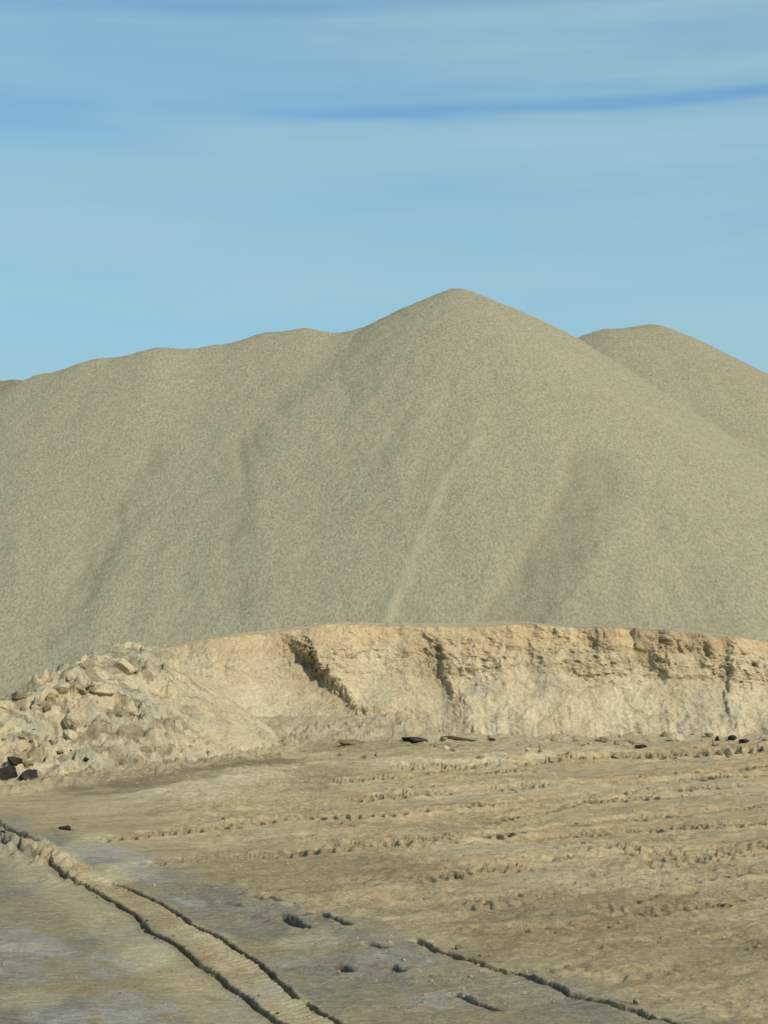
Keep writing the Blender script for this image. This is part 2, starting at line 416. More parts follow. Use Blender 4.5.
def axis_y():
    out = [-2500, -900, -300, -100, -40, -15, -5, 0, 3, 5, 6.5, 7.5, 8.2, 8.6]
    v = 8.8
    while v < 33: out.append(v); v += .0017 * v
    st = .1
    while v < 2600: out.append(v); v += st; st *= 1.10
    return np.array(out)
def axis_x():
    p = [0.]
    st = .0150
    v = 0
    while v < 3.4: v += .0125; p.append(v)
    while v < 8.2: v += .024; p.append(v)
    st = .05
    while v < 2600: v += st; st *= 1.14; p.append(v)
    p = np.array(p); return np.concatenate([-p[:0:-1], p])
gx, gy = axis_x(), axis_y()
GX, GY = np.meshgrid(gx, gy)
GZ, att = ground_fields(GX, GY)
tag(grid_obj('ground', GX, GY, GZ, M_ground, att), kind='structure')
print('ground verts', GX.size)
def gz(x, y):
    z, _ = ground_fields(np.array([[x]], float), np.array([[y]], float)); return float(z[0, 0])

# ------------------------------------------------------------------ gravel piles
def ridge_h(x, y, pts, s, r):
    best = None
    for (a, b) in zip(pts[:-1], pts[1:]):
        dx, dy = b[0] - a[0], b[1] - a[1]; L2 = dx * dx + dy * dy
        t = np.clip(((x - a[0]) * dx + (y - a[1]) * dy) / L2, 0, 1)
        t2 = t
        d = np.hypot(x - a[0] - t * dx, y - a[1] - t * dy)
        h = a[2] + (b[2] - a[2]) * t2 - s * (np.sqrt(d * d + r * r) - r)
        if best is None: best = h
        else:
            k = .35; hh = np.clip(.5 + .5 * (h - best) / k, 0, 1)
            best = best * (1 - hh) + h * hh + k * hh * (1 - hh)
    return best

P1 = atY(462, 289, 60.5)
MAIN = [(P1[0] - .2, P1[1], P1[2]), (P1[0] + .25, P1[1] + .8, P1[2])]
def main_h(x, y):
    h = ridge_h(x, y, MAIN, 1.0, .0); d = P1[2] - h
    return P1[2] - .47 * (np.sqrt(d * d + .35 ** 2) - .35) - .235 * ((d - 4.0) + np.sqrt((d - 4.0) ** 2 + 1.4)) / 2 + .02
LEFT = [atY(px, py, D) for px, py, D in ((-420, 500, 55.5), (-200, 440, 56.5), (-60, 412, 57.5), (0, 396, 58), (45, 376, 58.3), (100, 360, 58.5), (160, 350, 58.5), (222, 347, 58.9), (270, 334, 59.2), (306, 330, 59.2), (350, 336, 59.6))]
def left_h(x, y):
    a = ridge_h(x, y, LEFT, .68, .7); m = main_h(x, y)
    k = .7 + .9 * sst(10.5, 6.0, m); h = np.clip(.5 + .5 * (a - m) / k, 0, 1)
    s = m * (1 - h) + a * h + k * h * (1 - h)       # slumped together where the two piles meet
    return s - 1.6 * sst(k * .35, k * 3.0, m - a) - .02 - 3 * sst(.3, 4, x)
RR = [atY(px, py, D) for px, py, D in ((612, 329, 82), (650, 327, 83), (700, 352, 84), (800, 392, 85), (1000, 430, 87), (1250, 520, 87))]
def rear_h(x, y): return ridge_h(x, y, RR, .62, 1.6)
FAR = [atY(px, py, D) for px, py, D in ((-500, 400, 130), (-100, 380, 130), (15, 381, 130), (60, 386, 130), (140, 420, 132))]
def far_h(x, y): return ridge_h(x, y, FAR, .62, 1.2)

def make_pile(name, fn, x0, x1, y0, y1, st, mat, seed, peak, feats, label, cat='gravel pile', flat=False):
    xs = np.arange(x0, x1, st); ys = np.arange(y0, y1, st)
    X, Y = np.meshgrid(xs, ys)
    H = fn(X, Y)
    th = np.arctan2(X - peak[0], -(Y - peak[1])); dist = np.hypot(X - peak[0], Y - peak[1])
    if flat: a = X * 1.0; 
    else: a = th * 16.0
    if not flat: a = a + dist * .10 + .7 * perlin(X * .15, Y * .15, seed)
    else: a = a - dist * .15 + .7 * perlin(X * .15, Y * .15, seed)
    g = .20 * fbm(a * .30, dist * .08, 3, seed) + .05 * fbm(a * 1.0 + .3 * perlin(a * .3, dist * .2, 3), dist * .22, 4, seed + 5)
    amp = sst(2.5, 13.0, dist)
    Z = H + amp * g + .05 * fbm(X * .9, Y * .9, 4, seed + 9) + .05 * fbm(X * 3.0, Y * 3.0, 3, seed + 12, .7)
    damp = np.zeros(X.shape); pale = np.zeros(X.shape)
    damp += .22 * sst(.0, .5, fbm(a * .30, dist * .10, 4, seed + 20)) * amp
    pale += .18 * sst(.05, .5, fbm(a * .36, dist * .10, 4, seed + 25)) * amp
    for pts, w, dz, dm, pm, sharp in feats:
        wp = [march(px, py, fn, 30, 62)[:2] for px, py in pts]
        d, sd, arc, L = polyd(X, Y, wp)
        wob = .5 * fbm(X * .8, Y * .5, 4, seed + 31)
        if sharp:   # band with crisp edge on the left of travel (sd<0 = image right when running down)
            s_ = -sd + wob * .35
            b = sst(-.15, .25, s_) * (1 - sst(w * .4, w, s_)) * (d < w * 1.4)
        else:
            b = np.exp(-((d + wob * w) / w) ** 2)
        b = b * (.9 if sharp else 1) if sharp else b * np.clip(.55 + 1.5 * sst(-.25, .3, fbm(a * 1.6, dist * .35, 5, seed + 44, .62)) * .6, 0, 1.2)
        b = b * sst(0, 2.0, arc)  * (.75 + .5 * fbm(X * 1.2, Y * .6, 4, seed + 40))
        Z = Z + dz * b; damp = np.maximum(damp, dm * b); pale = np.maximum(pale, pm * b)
    Z = np.maximum(Z, -.6)
    return tag(grid_obj(name, X, Y, Z, mat, {'damp': np.clip(damp, 0, 1), 'pale': np.clip(pale, 0, 1)}, loc=(peak[0], peak[1], 0)), label, cat)

make_pile('gravel_pile', main_h, P1[0] - 27, P1[0] + 27, 33.5, 88, .095, M_gravel, 3, P1,
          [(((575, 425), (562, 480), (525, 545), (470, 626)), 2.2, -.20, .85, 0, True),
           (((475, 430), (440, 490), (415, 550), (386, 624)), .20, .10, 0, 1.0, False),
           (((458, 405), (470, 440), (455, 470)), .5, .05, 0, .3, False),
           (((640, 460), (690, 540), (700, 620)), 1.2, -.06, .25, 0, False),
           (((500, 320), (590, 380), (680, 430), (768, 500)), .8, .05, 0, .35, False)],
          'tallest pointed gravel pile, in the middle with the highest peak')
make_pile('gravel_pile', left_h, -44, 10, 33.5, 84, .12, M_gravel, 43, (-7, 59, 0),
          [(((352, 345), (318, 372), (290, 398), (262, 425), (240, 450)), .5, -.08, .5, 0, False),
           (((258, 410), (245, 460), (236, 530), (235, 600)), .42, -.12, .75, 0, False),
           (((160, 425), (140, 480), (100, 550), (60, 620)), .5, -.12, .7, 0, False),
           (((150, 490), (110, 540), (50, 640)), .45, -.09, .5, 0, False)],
          'long low-topped gravel pile on the left with a gently humped ridge', flat=True)
make_pile('gravel_pile', rear_h, 4, 70, 55, 115, .22, M_gravel_far, 83, RR[1], [],
          'rounded gravel pile standing behind the right shoulder of the tallest pile')
make_pile('gravel_pile', far_h, -75, 5, 105, 160, .4, M_far, 93, FAR[2], [],
          'darkest distant brown pile just showing at the far left edge', flat=True)

# ------------------------------------------------------------------ sand bank
def interp(x, pts): return np.interp(x, [p[0] for p in pts], [p[1] for p in pts])
YB = 31.0
nxb = 1500
xb = np.linspace(-10.5, 15, nxb)
pxb = 384 + xb / 31.8 * F     # where each column falls along the bank
lip = interp(pxb, [(-180, 735), (0, 700), (50, 682), (100, 662), (160, 648), (200, 641), (270, 633), (330, 627.5), (400, 628), (460, 628), (490, 627), (530, 625), (575, 628), (620, 629), (680, 632), (720, 638), (768, 642), (900, 655), (1100, 690), (1200, 730)])
lipz = CAMH - (lip - 600) / F * 32.2
lipz += .028 * fbm(xb * 1.6, xb * 0, 4, 5) + .02 * fbm(xb * 7, xb * 0, 3, 6)
steep = interp(pxb, [(0, .15), (150, .3), (230, .4), (300, .65), (380, .75), (470, .7), (560, .9), (700, 1), (800, .9)])
# profile stations: v, forward offset, height fraction
vv = np.concatenate([np.linspace(0, 1, 300), 1 + np.linspace(.003, 1, 70) ** 1.5])
nv = len(vv)
PX, V = np.meshgrid(xb, vv)
ST = np.broadcast_to(steep, PX.shape); LZ = np.broadcast_to(lipz, PX.shape)
toe = 30.0 + .30 * fbm(xb * .35, xb * 0, 2, 8)
tfine = .42 * fbm(xb * .9, xb * 0, 5, 58, .62)
ext = interp(pxb, [(-50, 3.2), (60, 3.0), (130, 2.7), (180, 2.2), (215, 1.8), (255, 1.0), (300, .25), (330, 0)])
toe += interp(pxb, [(0, 0), (200, .2), (260, .3), (420, .35), (600, .1), (768, .1)]) - ext
TOE = np.broadcast_to(toe, PX.shape)
run = 2.15 - .30 * ST + ext
h1 = .60 - .02 * ST       # top of talus, share of height
r1 = .70 + .12 * ST       # share of run reached there
vf = np.clip(V, 0, 1)
# toe starts a little below ground
hh = np.where(vf < .62, vf / .62 * h1, h1 + (vf - .62) / .38 * (1 - h1))
rr = np.where(vf < .62, (vf / .62) ** .76 * r1, r1 + ((vf - .62) / .38) ** (1 + .5 * ST) * (1 - r1))
lipround = sst(.93, 1.0, vf)
Z = -.18 + hh * (LZ + .18)
Y = TOE + rr * run + (1 - sst(.02, .50, vf)) * tfine
back = np.clip(V - 1, 0, 1)
Y = Y + back * 9.0
Z = Z - sst(.75, 1, back) * (LZ + .5) + back * .0
X = PX.copy()
# --- relief, in bank coordinates (x, height)
A = X; B = Z
VS = vf + .09 * fbm(A * .9, B * .4, 4, 90)
front = sst(0, .08, vf) * (1 - sst(0, .35, back) * .8)
up = sst(.46, .74, VS) * (1 - sst(.97, 1.0, vf) * .4)
def bp(px, py): return ((px - 384) / F * 31.3, CAMH - (py - 600) / F * 31.3)
dis = np.zeros(X.shape)         # + = towards the camera
low = 1 - .65 * (1 - up)
dis += .14 * fbm(A * .6, B * .5, 3, 3) + .07 * fbm(A * 2.2, B * 2.2, 4, 7) * (.5 + ST) * low
rg = ridged(A * 2.0 + .6 * perlin(A, B, 2), B * .9, 4, 14)
dis += (.002 + .022 * up) * rg * ST * (1 - .8 * sst(.82, .9, vf) * (1 - sst(560, 600, 384 + A / 31.5 * F)))
dis += .10 * fbm(A * 1.6, B * 2.6, 4, 92, .6) * ST
f1, f2, cid = worley(A * 2.6 + .3 * perlin(A * 4, B * 4, 3), B * 2.3 + .3 * perlin(A * 4, B * 4, 5), 6)
patch = sst(-.15, .25, fbm(A * .9, B * 1.2, 3, 77)) * (1 - .8 * sst(.84, .90, vf) * (1 - sst(560, 600, 384 + A / 31.5 * F)))
dis += up * ST * patch * (.13 * (cid - .5)) * sst(.0, .22, f2 - f1)
dis += up * ST * .06 * fbm(A * 4, B * 5, 5, 79, .65) * (.3 + patch)
dis += .085 * (1 - up) * fbm(A * 1.7, B * 2.4, 6, 80, .62) + .05 * (1 - up) * (ridged(A * 1.1 + B * .8, B * 2.0 - A * .5, 4, 82) - .3)
f1, f2, cid2 = worley(A * 9 + .3 * perlin(A * 9, B * 9, 3), B * 8, 9)
lum = sst(-.1, .35, fbm(A * 1.3, B * 1.3, 3, 18)) * (.35 + .65 * up)
dis += ST * lum * .05 * (cid2 - .3) * sst(0, .2, f2 - f1)
dis += .022 * low * fbm(A * 12, B * 12, 4, 22, .6)
orange = (.65 + .45 * sst(-.2, .3, fbm(A * .7, B * 3, 4, 28))) * sst(.77, .88, vf + .07 * fbm(A * .45, B * 0, 2, 26) + .12 * fbm(A * 1.1, B * 2, 4, 27) + .05 * perlin(A * .5, B * 0, 30)) * .8
orange *= 1 - .35 * sst(.1, .4, back)
brown = np.zeros(X.shape); grey = np.zeros(X.shape)
def rib(p, amp, rw, lw, lamp, seed):
    """edge line: the right of it stands forward, the left is cut back"""
    global dis, brown
    q = [bp(*k) for k in p]
    d, sd, arc, L = polyd(A, B, q)    # travelling downwards: sd<0 is image right
    s_ = -sd + .30 * fbm(A * 2.5, B * 2.5, 6, seed, .72)
    s_ = np.where(d > np.abs(sd) + .02, np.sign(s_) * d, s_) if False else s_
    ends = np.exp(-(np.maximum(0, d - np.abs(sd)) / .12) ** 2)
    ty = (sst(.0, .2, arc) * .5 + .5) * (1 - .55 * sst(.5, 1.5, arc))
    right = sst(-.10, .14, s_) * np.exp(-np.maximum(s_, 0) / rw)
    left = (1 - sst(-.16, .06, s_)) * np.exp(np.minimum(s_, 0) / lw)
    dis = dis + ends * ty * (amp * right - lamp * left)
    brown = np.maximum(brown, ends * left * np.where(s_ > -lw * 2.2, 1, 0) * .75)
rib([(303, 646), (312, 662), (330, 684), (352, 703), (372, 722)], .30, 1.1, .50, .22, 2)
rib([(436, 643), (440, 665), (452, 690), (462, 706), (470, 726)], .13, .8, .50, .13, 4)
rib([(588, 628), (594, 641), (597, 655)], .10, .4, .05, .04, 6)
rib([(668, 630), (667, 645), (660, 664)], .13, .5, .14, .05, 8)
rib([(730, 640), (727, 670), (724, 700), (721, 722)], .12, .8, .05, .18, 11)
rib([(282, 632), (288, 648), (300, 660)], .10, .5, .12, .05, 12)
rib([(705, 636), (709, 662)], .12, .5, .15, .06, 13)
rib([(540, 640), (536, 660)], .08, .3, .1, .05, 15)
rib([(500, 650), (497, 668)], .08, .3, .1, .05, 16)
# pockets
for k, (px, py, rx, rz, dp) in enumerate(((483, 662, .06, .07, .10), (505, 660, .05, .06, .09), (428, 657, .10, .12, .12), (440, 650, .08, .08, .10), (540, 662, .08, .08, .08), (663, 663, .10, .06, .05), (690, 650, .09, .07, .10), (700, 652, .06, .06, .08),
                                          (755, 668, .12, .08, .08), (590, 655, .06, .08, .04), (556, 632, .05, .07, .06), (723, 705, .03, .12, .10), (727, 690, .03, .08, .10))):
    cx, cz = bp(px, py)
    r = np.hypot((A - cx) / rx, (B - cz) / rz) + 1.3 * fbm(A * 7, B * 7, 5, k, .65)
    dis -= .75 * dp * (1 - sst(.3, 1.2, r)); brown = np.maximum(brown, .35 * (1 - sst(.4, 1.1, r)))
# dark-brown seams below the top layer
seam = sst(.12, .30, fbm(A * 2.5, B * 6, 5, 44, .6)) * sst(.55, .7, VS) * (1 - sst(.88, .95, VS)) * ST
brown = np.maximum(brown, .75 * seam * (.3 + .7 * sst(-.15, .2, fbm(A * .8, B * 1.5, 4, 48, .6))))
fpatch = .25 + .75 * sst(-.1, .25, fbm(A * .8, B * 1.2, 4, 49, .6))
fleck = fpatch * sst(.18, .30, fbm(A * 6, B * 9, 5, 46, .6)) * sst(.45, .6, VS) * (1 - sst(.86, .95, vf)) * (.3 + .7 * ST)
brown = np.maximum(brown, .6 * fleck); dis -= .04 * fleck
cx, cz = bp(660, 716); brown = np.maximum(brown, .45 * (1 - sst(.3, 1.1, np.hypot((A - cx) / .30, (B - cz) / .14) + .5 * fbm(A * 3, B * 8, 4, 47))))
# right block band is browner and more blocky
blocky = sst(585, 600, 384 + A / 31.5 * F) * (1 - sst(700, 760, 384 + A / 31.5 * F)) * sst(.80, .86, vf) * (1 - sst(0, .1, back))
bw, bw2, bid = worley(A * 2.4, B * 0 + .5, 31)
dis += blocky * .12 * (bid - .5) * sst(0, .06, bw2 - bw)
brown = np.maximum(brown, blocky * .45 * (bid > .45))
grey = sst(.02, .35, fbm(A * .8, B * 1.2, 4, 51)) * (1 - up) * .55
nrm_z = .45 * (1 - up) + .1
Y = Y - dis * front * (1 - nrm_z * .4)
Z = Z + dis * front * nrm_z
X = X + front * .03 * fbm(A * 6, B * 6, 3, 61)
bank = tag(grid_obj('sand_bank', X, Y, Z, M_bank, {'orange': orange, 'brown': np.clip(brown, 0, 1), 'grey': grey}, loc=(0, 31, 0)),
    'long freshly cut tan sand bank with orange top layer, in front of the gravel piles', 'sand bank')

# ------------------------------------------------------------------ rubble heap at left
MR = [atY(px, py, D) for px, py, D in ((-300, 752, 24), (-120, 726, 24.6), (0, 702, 25.4), (40, 684, 26.2), (75, 666, 27), (105, 652, 28.4), (128, 642, 29.3), (150, 648, 30.6), (172, 660, 32.2))]
def mound_base(x, y): return ridge_h(x, y, MR, .72, .25)
def mound_fields(x, y):
    H = mound_base(x, y)
    on = sst(-.2, .25, H)
    H = .20 * np.logaddexp(0, (H - .02) / .20) - .10
    r = .10 * fbm(x * .9, y * .9, 4, 71)
    f1, f2, cid, fc = worley(x * 2.6 + .5 * fbm(x * 2, y * 2, 3, 4), y * 2.2 + .5 * fbm(x * 2, y * 2, 3, 6), 12, True)
    smooth = sst(-4.3, -2.7, x - .35 * (29 - y) + .7 * fbm(x * .9, y * .9, 3, 7))             # right side is loose sand, left side lumps
    k = (1 - .80 * smooth) * (.30 + .70 * sst(-.12, .22, fbm(x * .75 + 3, y * .75, 4, 37, .6)))
    r = r + k * (.10 * (cid - .5) + .13 * fc) * sst(.0, .16, f2 - f1)
    f1b, f2b, cid2, fc2 = worley(x * 5 + .4 * perlin(x * 6, y * 6, 4), y * 4 + .4 * perlin(x * 5, y * 5, 9), 15, True)
    ua = (x * .74 + y * .67); ub = (-x * .67 + y * .74)
    r = r + k * .16 * (ridged(ua * .7, ub * 1.9, 4, 23) - .25)
    r = r + .06 * fbm(x * 2.5, y * 2.5, 5, 38, .65) + k * (.09 * (cid2 - .5) + .12 * fc2) * sst(0, .2, f2b - f1b)
    r = r + k * .11 * (ridged(x * 3, y * 2.2, 5, 19) - .3) + .035 * fbm(x * 7, y * 7, 4, 20, .65) + smooth * .05 * fbm(x * 2.4, y * 1.6, 4, 29, .6)
    r = r - (1 - .7 * smooth) * .20 * sst(.16, .30, fbm(ua * 1.9, ub * 3.6, 4, 24, .62)) * sst(-.2, .1, fbm(x * .7, y * .7, 3, 26))
    # hollow beside the cream boulders
    return H + on * r * (1 - .6 * sst(1.2, 1.7, H) * k) - .12 * (1 - on) + .14 * (1 - sst(.3, .9, H)) * fbm(x * 1.6, y * 1.6, 5, 28, .6) + .05 * np.clip(fbm(x * 4, y * 3, 4, 27), 0, 1), cid, smooth, on, cid2
def mound_h(x, y): return mound_fields(x, y)[0]
hx, hy, hz_ = march(63, 724, mound_h, 20, 34)
xs = np.arange(-10.5, -.6, .022); ys = np.arange(19.5, 34.5, .028)
X, Y = np.meshgrid(xs, ys)
Z, cid, sm, on, cid2 = mound_fields(X, Y)
Z = Z - .30 * np.exp(-(((X - hx) / .13) ** 2 + ((Y - hy - .05) / .16) ** 2) ** 1.5)
Z = np.maximum(Z, -.5)
pxm = 384 + X / Y * F
UA = (X * .74 + Y * .67); UB = (-X * .67 + Y * .74)
greym = np.clip((1 - .7 * sm) * (.12 + .75 * sst(-.25, .25, fbm(UA * .6, UB * 1.6, 5, 81) + .35 * (cid - .4))), 0, 1)
brm = np.clip((1 - sm) * .8 * sst(.02, .18, fbm(UA * 1.6, UB * 3.2, 5, 85, .6)) + .5 * sm * sst(.1, .4, fbm(X * 2, Y * 1, 5, 88, .6)), 0, 1)
orm = sm * .35 * sst(-.1, .3, fbm(X * 1.2, Y * 1.2, 3, 89))
tag(grid_obj('rubble_heap', X, Y, Z, M_bank, {'orange': orm, 'brown': brm, 'grey': greym, 'cream': .8 * (1 - sm * .75) * sst(.14, .20, fbm(UA * .8, UB * 2.2, 5, 99, .6) + .25 * (cid - .5))}, loc=(-5, 27, 0)),
    'lumpy heap of dug-out sand and clay at the left end of the bank', 'dirt heap')

# ------------------------------------------------------------------ clods and boulders
def clod_mesh(name, seed, mat, n=5):
    import bmesh
    bm = bmesh.new(); bmesh.ops.create_icosphere(bm, subdivisions=4, radius=1)
    rnd = random.Random(seed)
    planes = []
    for _ in range(9 + rnd.randrange(6)):
        v = Vector((rnd.gauss(0, 1), rnd.gauss(0, 1), rnd.gauss(0, 1))).normalized(); planes.append((v, rnd.uniform(.38, .8)))
    P = np.array([v.co[:] for v in bm.verts])
    nn = .30 * fbm(P[:, 0] * 1.6 + P[:, 2], P[:, 1] * 1.6 - P[:, 2] * .7, 4, seed, .6) + .09 * fbm(P[:, 0] * 6 + P[:, 2] * 3, P[:, 1] * 6 - P[:, 2] * 4, 3, seed + 2)
    for v, k in zip(bm.verts, nn):
        c = v.co.copy()
        for pn, pd in planes:
            e = c.dot(pn) - pd
            if e > 0: c -= pn * e * .9
        v.co = c * (1 + float(k))
    me = bpy.data.meshes.new(name); bm.to_mesh(me); bm.free()
    for p in me.polygons: p.use_smooth = True
    me.materials.append(mat); return me
MESH = {}
for key, mat in (('cream', M_cream), ('grey', M_greyclod), ('brown', M_brownclod), ('dark', M_dark), ('tan', M_tan)):
    MESH[key] = [clod_mesh('clod_' + key, 10 * i + len(key) + 3, mat) for i in range(5)]

def clod(name, key, loc, size, label, cat, group=None, rot=None, sink=.25):
    rnd = random.Random(int((loc[0] * 131 + loc[1] * 71) * 1000) & 0xffffff)
    o = bpy.data.objects.new(name, rnd.choice(MESH[key]))
    if not isinstance(size, tuple): size = (size * rnd.uniform(.8, 1.25), size * rnd.uniform(.8, 1.2), size * rnd.uniform(.55, .9))
    o.scale = size
    o.location = (loc[0], loc[1], loc[2] + size[2] * (1 - 2 * sink))
    o.rotation_euler = rot or (rnd.uniform(-.3, .3), rnd.uniform(-.3, .3), rnd.uniform(0, 6.28))
    COL.objects.link(o); return tag(o, label, cat, group)

def surf(x, y):
    g, _ = ground_fields(x, y, False); return np.maximum(g, mound_h(x, y))
def onmound(px, py): return march(px, py, surf, 15, 36)

# named ones
for (px, py, key, size, label) in (
    (74, 722, 'cream', (.16, .16, .14), 'rounded cream boulder beside the black hollow on the heap, the upper of two'),
    (71, 736, 'cream', (.14, .13, .10), 'pale cream lump just under the rounded boulder on the heap'),
    (125, 670, 'cream', (.25, .22, .18), 'largest angular block, with a grey face, near the top of the rubble heap'),
    (100, 690, 'cream', (.26, .22, .16), 'broad cream slab of clay on the upper slope of the rubble heap'),
    (60, 690, 'cream', (.20, .17, .10), 'slanting cream lump halfway up the left flank of the rubble heap'),
    (30, 778, 'dark', (.22, .22, .16), 'largest dark broken clod at the foot of the heap near the left edge'),
    (10, 774, 'dark', (.17, .17, .15), 'dark clod touching the left edge of the picture at the foot of the heap'),
    (50, 783, 'brown', (.17, .17, .10), 'low brown clod right of the dark broken clods below the heap')):
    x, y, z = onmound(px, py)
    clod('boulder' if key == 'cream' else 'dirt_clod', key, (x, y, z), size, label, 'boulder' if key == 'cream' else 'clod', sink=.5)

def onground(px, py): 
    return march(px, py, lambda a, b: ground_fields(a, b, False)[0], 8.5, 36)
for (px, py, key, size, label) in (
    (415, 741, 'dark', (.34, .16, .09), 'long flat black clod lying at the foot of the bank, widest of the dark ones'),
    (352, 744, 'brown', (.30, .12, .06), 'low brown crust of soil lying left of the long flat black clod'),
    (497, 740, 'grey', (.26, .12, .05), 'second low grey slab of crust, further right of the long flat black clod'),
    (460, 739, 'grey', (.42, .2, .06), 'low grey slab of crust just right of the long flat black clod'),
    (717, 741, 'dark', (.05, .05, .12), 'small upright dark clod left of a pair of dark clods at the bank foot'),
    (732, 740, 'dark', (.10, .10, .12), 'squarish dark clod, the middle of three at the right of the bank foot'),
    (744, 742, 'dark', (.13, .10, .07), 'low black clod, rightmost of three at the right of the bank foot'),
    (578, 741, 'grey', (.12, .1, .10), 'grey lump alone at the bank foot right of centre'),
    (641, 748, 'dark', (.11, .1, .07), 'small round dark clod on the ground below the blocky part of the bank'),
    (604, 742, 'brown', (.20, .1, .04), 'thin brown sliver of crust lying in front of the bank'),
    (485, 729, 'brown', (.06, .06, .05), 'tiny round stone on the pale slope below the middle notch'),
    (676, 741, 'cream', (.16, .14, .12), 'pale cream lump at the bank foot left of three dark clods'),
    (65, 830, 'dark', (.075, .07, .06), 'small dark clod alone on the grey yard above the double rut')):
    x, y, z = onground(px, py)
    clod('boulder' if key == 'cream' else 'dirt_clod', key, (x, y, z), size, label, 'boulder' if key == 'cream' else 'clod', sink=.42, rot=(.05, .12, .4))

# many alike
rnd = random.Random(5)
n = 0
while n < 60:
    px = rnd.triangular(-60, 230, 40); py = rnd.uniform(655, 796)
    x, y, z = onmound(px, py)
    if y > 33 or mound_base(np.array([x]), np.array([y]))[0] < -.45: continue
    if px > 110 and rnd.random() < .5: continue
    s = .03 + .10 * rnd.random() ** 3
    key = rnd.choices(('grey', 'brown', 'tan', 'cream', 'dark'), (14, 20, 52, 8, 6 if py > 740 else 1))[0]
    clod('dirt_clod', key, (x, y, z), s, 'loose clod lying among many on the rubble heap', 'clod', 'loose clods on the rubble heap', sink=.42); n += 1
n = 0
while n < 60:      # turned-out crumbs along the ruts
    pts = rnd.choice((RUT_A, RUT_A, RUT_B, RUT_C, RUT_D)); k = rnd.randrange(len(pts) - 2); t = rnd.random()
    x = pts[k][0] * (1 - t) + pts[k + 1][0] * t + rnd.gauss(0, .06); y = pts[k][1] * (1 - t) + pts[k + 1][1] * t + rnd.gauss(0, .06)
    if y < 9: continue
    clod('dirt_clod', rnd.choice(('brown', 'grey', 'tan', 'dark')), (x, y, gz(x, y)), .008 + .022 * rnd.random() ** 2, 'small crumb of soil turned out beside a rut', 'clod', 'crumbs along the ruts', sink=.3); n += 1
n = 0
while n < 130:      # along the foot of the bank and over the worked ground
    px = rnd.uniform(180, 790); py = 735 + 25 * rnd.random() if n < 100 else rnd.uniform(760, 960)
    if py > 830 and px < 420: continue
    x, y, z = onground(px, py)
    s = (.025 + .07 * rnd.random() ** 3) * (1 if py < 762 else .55)
    clod('dirt_clod', rnd.choice(('tan', 'tan', 'grey', 'brown', 'cream')), (x, y, z), s,
         'small clod fallen at the foot of the sand bank' if n < 100 else 'small clod on the churned ground', 'clod',
         'clods at the foot of the bank' if n < 100 else 'clods on the churned ground', sink=.3); n += 1

# fine crumbs strewn over the worked ground: far too many to count
rs = np.random.RandomState(3)
NC = 3600
cy = 10.5 * np.exp(rs.rand(NC * 3) * math.log(29.8 / 10.5)); cx = (rs.rand(NC * 3) - .5) * 2 * (cy * .24 + .5)
wgt = sst(-.1, .35, fbm(cx * .8, cy * .5, 4, 201)) * .8 + .2
wgt = wgt * (.10 + .88 * sst(-.2, .8, (cx + 1.6) + (cy - 15) * .22)) * (1 - (mound_base(cx, cy) > -.1))
kp = rs.rand(NC * 3) < wgt; cx = cx[kp][:NC]; cy = cy[kp][:NC]; NC = len(cx)
czz, _ = ground_fields(cx[None, :], cy[None, :], False); czz = czz[0]
import bmesh
bm = bmesh.new(); bmesh.ops.create_icosphere(bm, subdivisions=1, radius=1)
bv = np.array([v.co[:] for v in bm.verts]); bf = np.array([[v.index for v in f.verts] for f in bm.faces]); bm.free()
sz = (.003 + .012 * rs.rand(NC) ** 4) * (.6 + cy / 22)
ang = rs.rand(NC) * 6.28; sc = sz[:, None] * np.stack([.8 + .6 * rs.rand(NC), .8 + .6 * rs.rand(NC), .45 + .5 * rs.rand(NC)], 1)
vv_ = bv[None] * sc[:, None, :] * (1 + .35 * (rs.rand(NC, len(bv), 1) - .5))
ca, sa_ = np.cos(ang)[:, None], np.sin(ang)[:, None]
vx = vv_[..., 0] * ca - vv_[..., 1] * sa_ + cx[:, None]; vy = vv_[..., 0] * sa_ + vv_[..., 1] * ca + cy[:, None]; vz = vv_[..., 2] + (czz + .2 * sc[:, 2])[:, None]
cov = np.stack([vx, vy, vz], -1).reshape(-1, 3).astype(np.float32)
fc_ = (bf[None] + (np.arange(NC) * len(bv))[:, None, None]).reshape(-1, 3).astype(np.int32)
me = bpy.data.meshes.new('soil_crumbs'); me.vertices.add(len(cov)); me.vertices.foreach_set('co', cov.ravel())
me.loops.add(fc_.size); me.loops.foreach_set('vertex_index', fc_.ravel()); me.polygons.add(len(fc_))
me.polygons.foreach_set('loop_start', np.arange(0, fc_.size, 3, dtype=np.int32)); me.polygons.foreach_set('loop_total', np.full(len(fc_), 3, dtype=np.int32))
me.update(calc_edges=True); me.materials.append(M_ground)
o = bpy.data.objects.new('soil_crumbs', me); COL.objects.link(o)
tag(o, 'fine crumbs of soil strewn over the churned ground', 'soil crumbs', kind='stuff')

# ------------------------------------------------------------------ camera
cam = bpy.data.cameras.new('camera'); co = bpy.data.objects.new('camera', cam); COL.objects.link(co)
co.location = (0, 0, CAMH); co.rotation_euler = (math.pi / 2 + TH, 0, 0)
cam.sensor_fit = 'HORIZONTAL'; cam.sensor_width = 36; cam.lens = F / 768 * 36; cam.clip_start = .1; cam.clip_end = 6000
C.camera = co

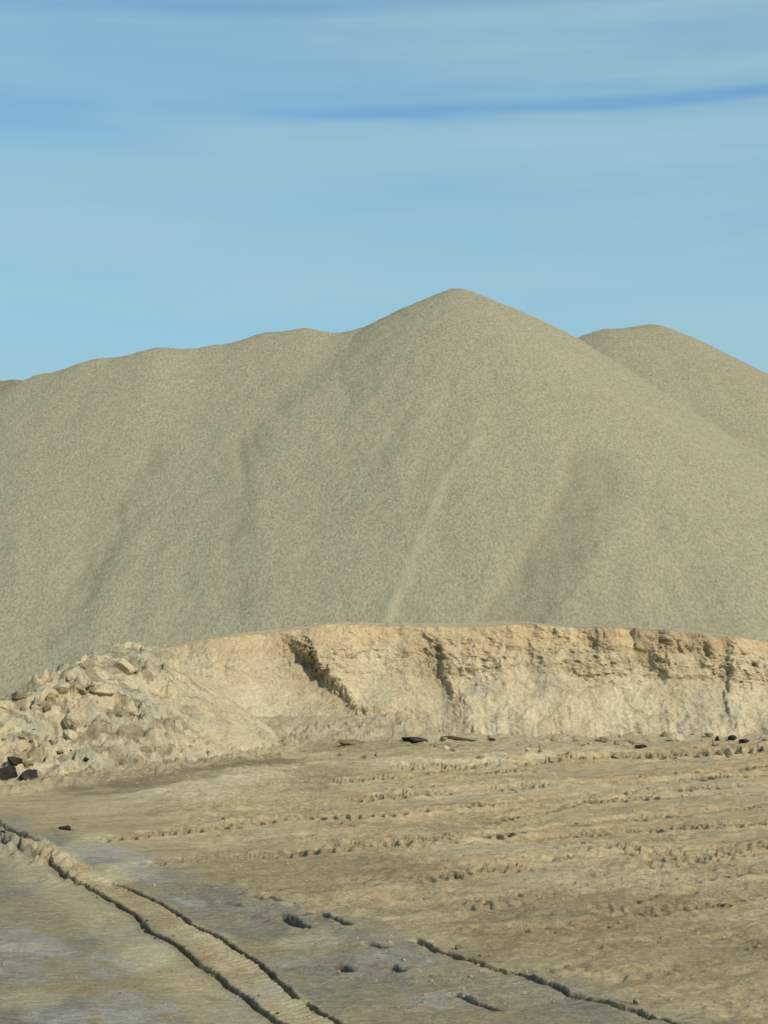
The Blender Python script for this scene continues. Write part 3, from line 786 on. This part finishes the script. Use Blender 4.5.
# ------------------------------------------------------------------ light
EL = math.radians(36); AZ = math.radians(138)      # clockwise from +Y (view direction) to the right
sd = Vector((math.sin(AZ) * math.cos(EL), math.cos(AZ) * math.cos(EL), math.sin(EL)))
L = bpy.data.lights.new('sun', 'SUN'); L.energy = 3.95; L.angle = math.radians(.53); L.color = (1, .91, .76)
lo = bpy.data.objects.new('sun', L); COL.objects.link(lo); lo.rotation_euler = sd.to_track_quat('Z', 'Y').to_euler()

W = bpy.data.worlds.new('World'); C.world = W; W.use_nodes = True
t = W.node_tree; N = t.nodes; K = t.links
bg = N['Background']; bg.inputs['Strength'].default_value = .103
sky = N.new('ShaderNodeTexSky'); sky.sky_type = 'NISHITA'; sky.sun_disc = False
sky.sun_elevation = EL; sky.sun_rotation = AZ; sky.altitude = 200; sky.dust_density = .6; sky.air_density = 1.0; sky.ozone_density = 1.0
tc = N.new('ShaderNodeTexCoord'); sp = N.new('ShaderNodeSeparateXYZ'); K.new(tc.outputs['Generated'], sp.inputs[0])
def mth(op, *a, clamp=False):
    m = N.new('ShaderNodeMath'); m.operation = op; m.use_clamp = clamp
    for i, v in enumerate(a):
        if isinstance(v, (int, float)): m.inputs[i].default_value = v
        else: K.new(v, m.inputs[i])
    return m.outputs[0]
hyp = mth('POWER', mth('ADD', mth('MULTIPLY', sp.outputs[0], sp.outputs[0]), mth('MULTIPLY', sp.outputs[1], sp.outputs[1])), .5)
el = mth('DIVIDE', sp.outputs[2], mth('MAXIMUM', hyp, .02))
az = mth('ARCTAN2', sp.outputs[0], sp.outputs[1])
def cloud_noise(sa, se, off, detail=5):
    cb = N.new('ShaderNodeCombineXYZ'); K.new(mth('MULTIPLY', az, sa), cb.inputs[0]); K.new(mth('ADD', mth('MULTIPLY', el, se), off), cb.inputs[1])
    n_ = N.new('ShaderNodeTexNoise'); n_.inputs['Scale'].default_value = 1; n_.inputs['Detail'].default_value = detail; n_.inputs['Roughness'].default_value = .55
    K.new(cb.outputs[0], n_.inputs['Vector']); return n_.outputs['Fac']
def mr(v, a, b, c=0., d=1.):
    m = N.new('ShaderNodeMapRange'); m.interpolation_type = 'SMOOTHSTEP'
    for i, q in enumerate((a, b, c, d)): m.inputs[i + 1].default_value = q
    K.new(v, m.inputs[0]); return m.outputs[0]
soft = mr(cloud_noise(2.2, 17, 3.1), .32, .68)
fine = mr(cloud_noise(5, 90, 9.4, 8), .3, .7)
cloud = mth('ADD', mth('MULTIPLY', soft, .30), mth('MULTIPLY', fine, .06))
cloud = mth('ADD', mth('ADD', cloud, .55), mr(el, .22, .12, 0., .22))
# the clear streak between two sheets of cirrus, at about 16 degrees up
cen = mth('ADD', mth('ADD', mth('MULTIPLY', az, .026), .2900), mth('MULTIPLY', mth('SUBTRACT', cloud_noise(5, 3, 1.7, 3), .5), .008))
dd = mth('ABSOLUTE', mth('SUBTRACT', el, cen))
core = mth('MULTIPLY', mr(dd, .0068, .0005), mr(az, -.10, -.01))
halo = mth('MULTIPLY', mr(dd, .022, .002), mr(cloud_noise(6, 20, 5.5, 3), .35, .6, .25, 1.0))
cloud = mth('SUBTRACT', cloud, mth('ADD', mth('MULTIPLY', core, .30), mth('MULTIPLY', halo, .22)))
# clear sky above the upper sheet
topc = mth('ADD', .350, mth('MULTIPLY', az, .03))
cloud = mth('SUBTRACT', cloud, mth('MULTIPLY', mr(mth('SUBTRACT', el, topc), -.004, .006), .28), clamp=True)
mx = N.new('ShaderNodeMix'); mx.data_type = 'RGBA'
K.new(cloud, mx.inputs[0]); 
gn = N.new('ShaderNodeMix'); gn.data_type = 'RGBA'; gn.blend_type = 'MULTIPLY'; gn.inputs[0].default_value = 1
K.new(sky.outputs[0], gn.inputs[6]); gn.inputs[7].default_value = (.60, 1.02, 1.26, 1)
K.new(gn.outputs[2], mx.inputs[6]); mx.inputs[7].default_value = (3.25, 5.5, 6.35, 1)
K.new(mx.outputs[2], bg.inputs[0])

C.view_settings.view_transform = 'Standard'; C.view_settings.look = 'None'; C.view_settings.exposure = 0; C.view_settings.gamma = 1
C.render.engine = 'CYCLES'; C.render.resolution_x = 768; C.render.resolution_y = 1024
